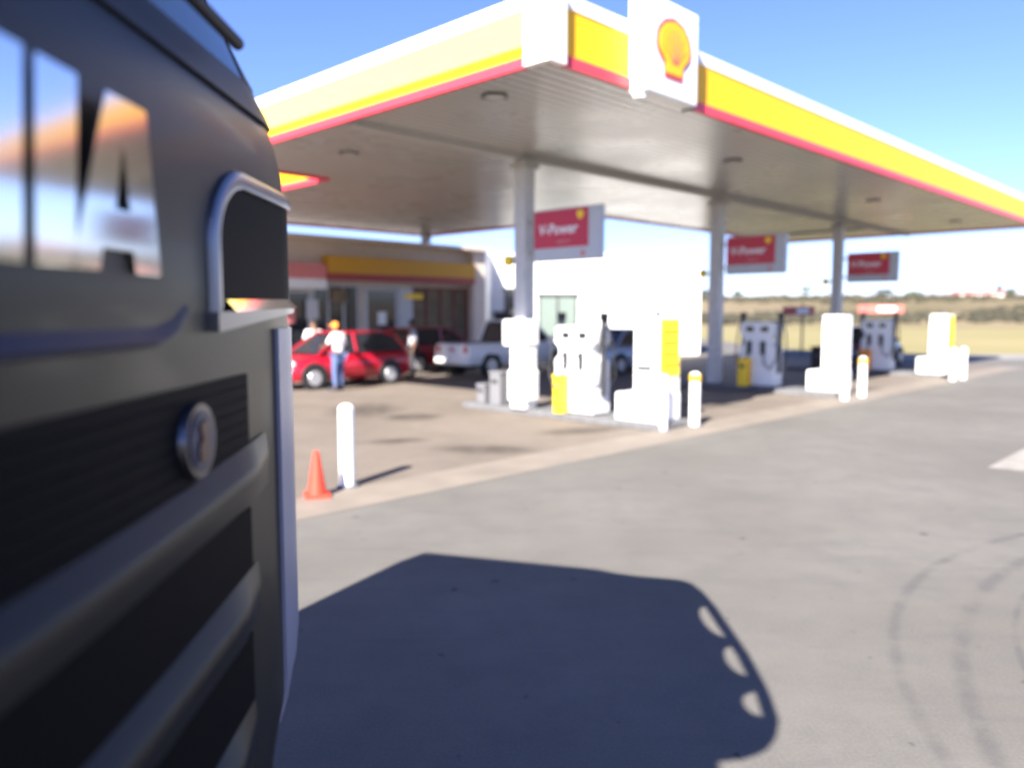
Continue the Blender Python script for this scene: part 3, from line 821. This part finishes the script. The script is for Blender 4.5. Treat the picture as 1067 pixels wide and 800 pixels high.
def patch(name, mat, parent, sa, sb, z0, z1, off=.01, th=.02, ns=24, nz=6, smoothf=True):
    """raised panel on the skin. z0,z1 may be functions of s"""
    f0 = z0 if callable(z0) else (lambda s: z0); f1 = z1 if callable(z1) else (lambda s: z1)
    m = MB(); front, back = [], []
    for j in range(nz+1):
        rf, rb = [], []
        for i in range(ns+1):
            s = sa+(sb-sa)*i/ns; z = f0(s)+(f1(s)-f0(s))*j/nz
            rf.append(S(s, z, off)); rb.append(S(s, z, off-th))
        front.append(rf); back.append(rb)
    m.grid(front); F = m.rows; m.grid(back); B = m.rows
    for j in range(nz):
        m.bm.faces.new((F[j][0], F[j+1][0], B[j+1][0], B[j][0])); m.bm.faces.new((F[j][-1], F[j+1][-1], B[j+1][-1], B[j][-1]))
    for i in range(ns):
        m.bm.faces.new((F[0][i], F[0][i+1], B[0][i+1], B[0][i])); m.bm.faces.new((F[-1][i], F[-1][i+1], B[-1][i+1], B[-1][i]))
    return m.build(name, mat, parent, smoothf)
def truck():
    t = thing('truck', 'dark bronze-grey truck with chrome front lettering and a slatted grille', 'truck', (0, 0, 0), 0)
    XB = -2.9
    zs = [.32, .6, 1., 1.06, 1.12, 1.18, 1.24, 1.3, 1.4, 1.8, 2.1, 2.22, 2.3, 2.36, 2.42, 2.5, 2.6, 2.7, 2.8, 2.95, 3.05, 3.15, 3.25]
    rows = []
    for z in zs:
        far = [S(s, z) for s in [.57+(Y1-.2-.57)*i/10 for i in range(11)]]
        kk = min(1, max(0, (1.28-z)/.26)); q = RC+lean(z)*.5; L1 = Y1-lean(z)*.45-.2*kk*kk*(3-2*kk)-q
        far = [S(.57+(L1-.57)*i/8, z) for i in range(9)]+[S(L1+q*pi/2*i/10, z) for i in range(1, 11)]
        far.append(Vector((XB, Y1-lean(z)*.3, z)))
        mid = (Y0+Y1)/2
        near = [Vector((p.x, 2*mid-p.y, p.z)) for p in far]
        rows.append(list(reversed(near))+far)
    m = MB(); m.grid(rows); R_ = m.rows
    m.bm.faces.new(R_[0]); 
    for a, b in zip(R_, R_[1:]): m.bm.faces.new((a[0], a[-1], b[-1], b[0]))
    body = m.build('cab_body', 'cab', t, True)
    # roof, rising to the rear
    top = rows[-1]
    ring0 = [Vector(p) for p in top]
    mid = (Y0+Y1)/2
    def up(p, k, dz, slope):
        cx = -1.9
        x = cx+(p.x-cx)*k; y = mid+(p.y-mid)*k
        return Vector((x, y, p.z+dz+slope*max(0, (-.9-x))))
    rr = [ring0, [up(p, .985, .06, .10) for p in top], [up(p, .94, .12, .19) for p in top], [up(p, .86, .15, .2) for p in top]]
    m = MB(); m.grid(rr, True); m.bm.faces.new(m.rows[-1]); m.build('roof', 'cab', body, True)
    # windscreen and surround
    patch('windscreen', 'screen', t, Y0+.25, 1.66, 2.47, 3.0, .006, .012, 30, 6)
    patch('windscreen_seal', 'seal', t, Y0+.2, 2.02, 2.395, 2.47, .007, .02, 40, 3)
    patch('windscreen_pillar', 'seal', t, 1.66, 1.76, 2.47, 3.05, .008, .02, 8, 6)
    patch('side_window', 'screen', t, 1.76, 2.02, 2.47, 2.95, .006, .012, 8, 6)
    # wipers
    m = MB(); m.tube([S(.9, 2.45, .05), S(1.2, 2.5, .06), S(1.5, 2.49, .06)], .012); m.build('wiper', 'black', t)
    # horizontal fold under the name panel, curling up at its end
    def fz(s): return 1.968+(.0 if s < 1.1 else .055*((s-1.1)/.14)**2)
    rows = []
    for i in range(31):
        q = Y0+.2+(1.22-Y0-.2)*i/30; z = fz(q); k = min(1, (1.22-q)/.1+.1)
        rows.append([S(q, z-.018, -.002), S(q, z-.013, .012*k), S(q, z-.009, .013*k), S(q, z+.014, -.002)])
    m = MB(); m.grid(rows); m.build('fold', 'cabfold', t, True)
    # seam beside the corner
    # grille openings
    patch('upper_grille', 'grille', t, Y0+.2, 1.47, lambda s: 1.70+max(0, s-1.2)*.1, 1.885, .004, .03, 30, 4)
    patch('middle_grille', 'grille', t, Y0+.2, 1.47, lambda s: 1.44, lambda s: 1.63, .004, .03, 30, 4)
    patch('lower_grille', 'grille', t, Y0+.2, 1.46, 1.2, 1.39, .004, .03, 30, 4)
    patch('bottom_grille', 'grille', t, Y0+.2, 1.44, .75, 1.02, .004, .03, 30, 4)
    # slats of the mesh in the openings
    m = MB()
    for z in [1.73+.022*i for i in range(7)]: m.tube([S(Y0+.2, z, .006), S(1.46, z+.002, .004)], .0016, 5)
    m.build('grille_mesh', 'grille', t)
    def barz(s, z0, rise, p0): return z0+rise*(max(0, s-p0)/.6)**1.3
    for (z0, rise, p0, hh, se) in ((1.665, .025, .75, .085, 1.57), (1.425, .03, .8, .085, 1.50), (1.17, .03, .8, .08, 1.46)):
        n = 30; rows = []
        for i in range(n+1):
            s = Y0+.2+(se-Y0-.2)*i/n; zc = barz(s, z0, rise, p0); k = 1. if s < se-.12 else max(.15, (se-s)/.12)
            kk = 1+.35*max(0, s-1.1)
            rows.append([S(s, zc-hh*.5*kk, .004), S(s, zc-hh*.45*kk, .004+.02*k), S(s, zc-hh*.05*kk, .004+.026*k), S(s, zc+hh*.16*kk, .004+.027*k), S(s, zc+hh*.26*kk, .004+.022*k), S(s, zc+hh*.58*kk, .004)])
        m = MB(); m.grid(rows); m.build('grille_bar', 'bar', t, True)
    # lettering on the name panel: pitch along +y
    zb, zt, off = 2.050, 2.262, .004
    def glyph(polys, y0, w):
        m = MB()
        for pl in polys:
            pts = [(y0+a*w, zb+b*(zt-zb)) for a, b in pl]
            m.poly([(XF+.003+(z-zb)*.05, y, z) for y, z in pts], (off, 0, 0))
        m.build('letter', 'chrome', t)
    lw = .225
    def arc(cx, cy, r, a0, a1, k, inner):
        o = [(cx+r*cos(R(a)), cy+r*sin(R(a))) for a in [a0+(a1-a0)*i/k for i in range(k+1)]]
        i_ = [(cx+inner*cos(R(a)), cy+inner*sin(R(a))) for a in [a1+(a0-a1)*i/k for i in range(k+1)]]
        return o+i_
    Apoly = [[(0, 0), (.26, 0), (.30, .13), (.43, .36), (.51, .74), (.51, 1), (.32, 1)], [(.51, .74), (.60, .36), (.64, .13), (.68, 0), (1, 0), (.78, 1), (.51, 1)], [(.30, .13), (.64, .13), (.60, .36), (.43, .36)]]
    Npoly = [[(0, 0), (.3, 0), (.3, .6), (.7, 0), (1, 0), (1, 1), (.7, 1), (.7, .42), (.3, 1), (0, 1)]]
    Cpoly = [arc(.5, .5, .5, 50, 310, 16, .24)]
    Spoly = [arc(.5, .73, .27, 20, 270, 12, .05), arc(.5, .27, .27, 90, -160, 12, .05)]
    yA = 1.115-lw; glyph(Apoly, yA, lw)
    glyph([[(0, 0), (1, 0), (1, 1), (0, 1)]], .822, .078)
    glyph(Npoly, .822-.02-.215, .215)
    glyph(Apoly, .822-.02-.215-.02-lw, lw)
    glyph(Cpoly, .822-.02-.215-.03-2*lw, .215)
    glyph(Spoly, .822-.02-.215-.05-3*lw, .2)
    # round badge on the grille
    bc = S(1.215, 1.80, .0); bd = MB(); bd.cyl(bc, bc+Vector((.016, 0, 0)), .062, .058, 32)
    bd = bd.build('badge', 'badge', t, True)
    m = MB(); m.cyl(bc+Vector((.016, 0, 0)), bc+Vector((.019, 0, 0)), .046, .046, 28); m.build('badge_field', 'badgeblue', bd)
    m = MB(); m.poly([bc+Vector((.0195, a, b)) for a, b in ((-.02, -.03), (.012, -.034), (.022, -.012), (.014, .008), (.024, .022), (.004, .034), (-.018, .026), (-.008, .006), (-.022, -.008))], (.003, 0, 0)); m.build('badge_emblem', 'badgered', bd)
    # corner vent with rounded trim
    sa, sb, za, zt_ = 1.325, 2.0, 1.985, 2.236
    patch('corner_vent', 'grille', t, sa+.015, sb, za+.03, lambda q: zt_-.12+.12*sqrt(max(0, 1-max(0, (sa+.15-q)/.15)**2)), .005, .02, 30, 6)
    path = [(sb-(sb-sa-.15)*i/12, zt_) for i in range(13)]
    path += [(sa+.15-.15*sin(i/12*pi/2), zt_-.12+.12*cos(i/12*pi/2)) for i in range(1, 13)]
    path += [(sa, zt_-.12-(zt_-.12-za)*i/6) for i in range(1, 7)]
    rows = []
    for i, (q, z) in enumerate(path):
        q0, z0_ = path[max(0, i-1)]; q1, z1_ = path[min(len(path)-1, i+1)]
        d_ = Vector((q1-q0, z1_-z0_)).normalized(); n_ = Vector((d_.y, -d_.x))   # outward
        rows.append([S(q+n_.x*w_, z+n_.y*w_, o_) for w_, o_ in ((-.014, -.004), (-.013, .011), (-.003, .013), (.010, .012), (.017, .007), (.019, -.004))])
    trim = MB(); trim.grid(rows); trim.bm.faces.new(trim.rows[0]); trim.bm.faces.new(trim.rows[-1]); trim.build('vent_trim', 'chromesoft', t, True)
    patch('vent_sill', 'chromesoft', t, sa-.02, sb, lambda s: 1.968+(s-sa)*.07, lambda s: 2.0+(s-sa)*.02, .016, .034, 20, 4)
    rows = []
    for i in range(15):
        q = sa+.05+(1.82-sa-.05)*i/14; zb_ = 2.0+(q-sa)*.02
        rows.append([S(q, zb_, .0), S(q, zb_, .022), S(q, zb_+.024, .001), S(q, zb_+.024, -.002)])
    m = MB(); m.grid(rows); m.build('sill_bevel', 'chrome', t)
    # pale corner deflector
    patch('corner_deflector', 'deflector', t, 1.66, 2.1, lambda s: 1.10+max(0, s-1.7)*.3, 1.965, .008, .03, 18, 16)
    # bumper
    patch('bumper', 'cab', t, Y0+.2, 2.3, .38, .74, .05, .08, 50, 4)
    patch('headlamp', 'lamp', t, 1.35, 1.85, .78, .98, .02, .03, 12, 3)
    # sun visor over the windscreen with bracket gaps
    vz = 3.0
    KY = [(-.44, -.9), (-.42, -.70), (-.34, -.54), (-.22, -.45), (-.08, -.39), (.21, -.345), (.66, -.315), (1.42, -.315), (1.7, -.335), (1.88, -.375), (1.95, -.43), (1.985, -.5), (2.0, -.62)]
    def vx(y):
        for (a, xa), (b, xb) in zip(KY, KY[1:]):
            if y <= b: return xa+(xb-xa)*(y-a)/(b-a)
        return KY[-1][1]
    ys = [KY[0][0]+(KY[-1][0]-KY[0][0])*i/60 for i in range(61)]
    m = MB(); rows = []
    for y in ys:
        x = vx(y); rows.append([(x, y, vz), (x-.078, y, vz+.02), (x-.078, y, vz+.04), (x, y, vz+.02)])
    m.grid(rows, True); m.bm.faces.new(m.rows[0]); m.bm.faces.new(m.rows[-1])
    vis = m.build('sun_visor', 'visor', t, True)
    m = MB(); rows = []
    for y in ys:
        g = 0.
        for c, hw in ((1.15, .26), (.57, .20), (.07, .14)):
            g = max(g, max(0, 1-((y-c)/hw)**2)**.5)
        x = vx(y)-.075-.085*g; rows.append([(x, y, vz+.022), (-1.15, y, vz+.14), (-1.15, y, vz+.16), (x, y, vz+.038)])
    m.grid(rows, True); m.bm.faces.new(m.rows[0]); m.bm.faces.new(m.rows[-1])
    m.build('visor_plate', 'visor', vis)
    # wheels and chassis
    for y in (-.45, 1.6):
        m = MB(); m.cyl((-1.75, y-.15, .5), (-1.75, y+.15, .5), .5, .5, 28); w = m.build('wheel', 'black', t, True)
        s = 1 if y > 0 else -1
        m = MB(); m.cyl((-1.75, y+s*.152, .5), (-1.75, y+s*.17, .5), .3, .24, 24); m.build('rim', 'rim', w, True)
    m = MB(); m.box((-4.2, .57, .8), (3.4, .9, .3)); m.build('chassis', 'darkmetal', t)
truck()

# ------------------------------------------------------------ world, sun, camera
SA = atan2(.41, .91)          # shadows fall towards (sin, cos)
EL = R(36)
w = bpy.data.worlds.new('World'); scn.world = w; w.use_nodes = True
nt = w.node_tree; bg = nt.nodes['Background']
sky = nt.nodes.new('ShaderNodeTexSky'); sky.sky_type = 'NISHITA'; sky.sun_disc = False
sky.sun_elevation = EL; sky.sun_rotation = SA+pi
sky.altitude = 1200; sky.air_density = 1.0; sky.dust_density = .6; sky.ozone_density = 3.
tn = nt.nodes.new('ShaderNodeMix'); tn.data_type = 'RGBA'; tn.blend_type = 'MULTIPLY'; tn.inputs[0].default_value = 1
nt.links.new(sky.outputs['Color'], tn.inputs[6]); tn.inputs[7].default_value = (.88, .915, 1.3, 1)
nt.links.new(tn.outputs[2], bg.inputs['Color']); bg.inputs['Strength'].default_value = .053
sl = bpy.data.lights.new('sun', 'SUN'); sl.energy = 5.; sl.angle = R(.53); sl.color = (1., .94, .85)
so = bpy.data.objects.new('sun', sl); col.objects.link(so)
d = Vector((sin(SA)*cos(EL), cos(SA)*cos(EL), -sin(EL)))
so.rotation_euler = d.to_track_quat('-Z', 'Y').to_euler()

cd = bpy.data.cameras.new('camera'); cam = bpy.data.objects.new('camera', cd); col.objects.link(cam)
cam.location = (0, 0, 2.0)
pitch = math.atan(75/820)
cam.rotation_euler = (pi/2-pitch, 0, 0)
cd.sensor_width = 36; cd.lens = 36*820/1067
cd.clip_start = .05; cd.clip_end = 5000
cd.dof.use_dof = True; cd.dof.focus_distance = 2.5; cd.dof.aperture_fstop = 27.67/22.5
scn.camera = cam
vs = scn.view_settings; vs.view_transform = 'Standard'; vs.look = 'None'; vs.gamma = 1; vs.exposure = 2.05
vs.use_curve_mapping = False
scn.render.engine = 'CYCLES'
scn.cycles.use_denoising = True
scn.cycles.max_bounces = 8
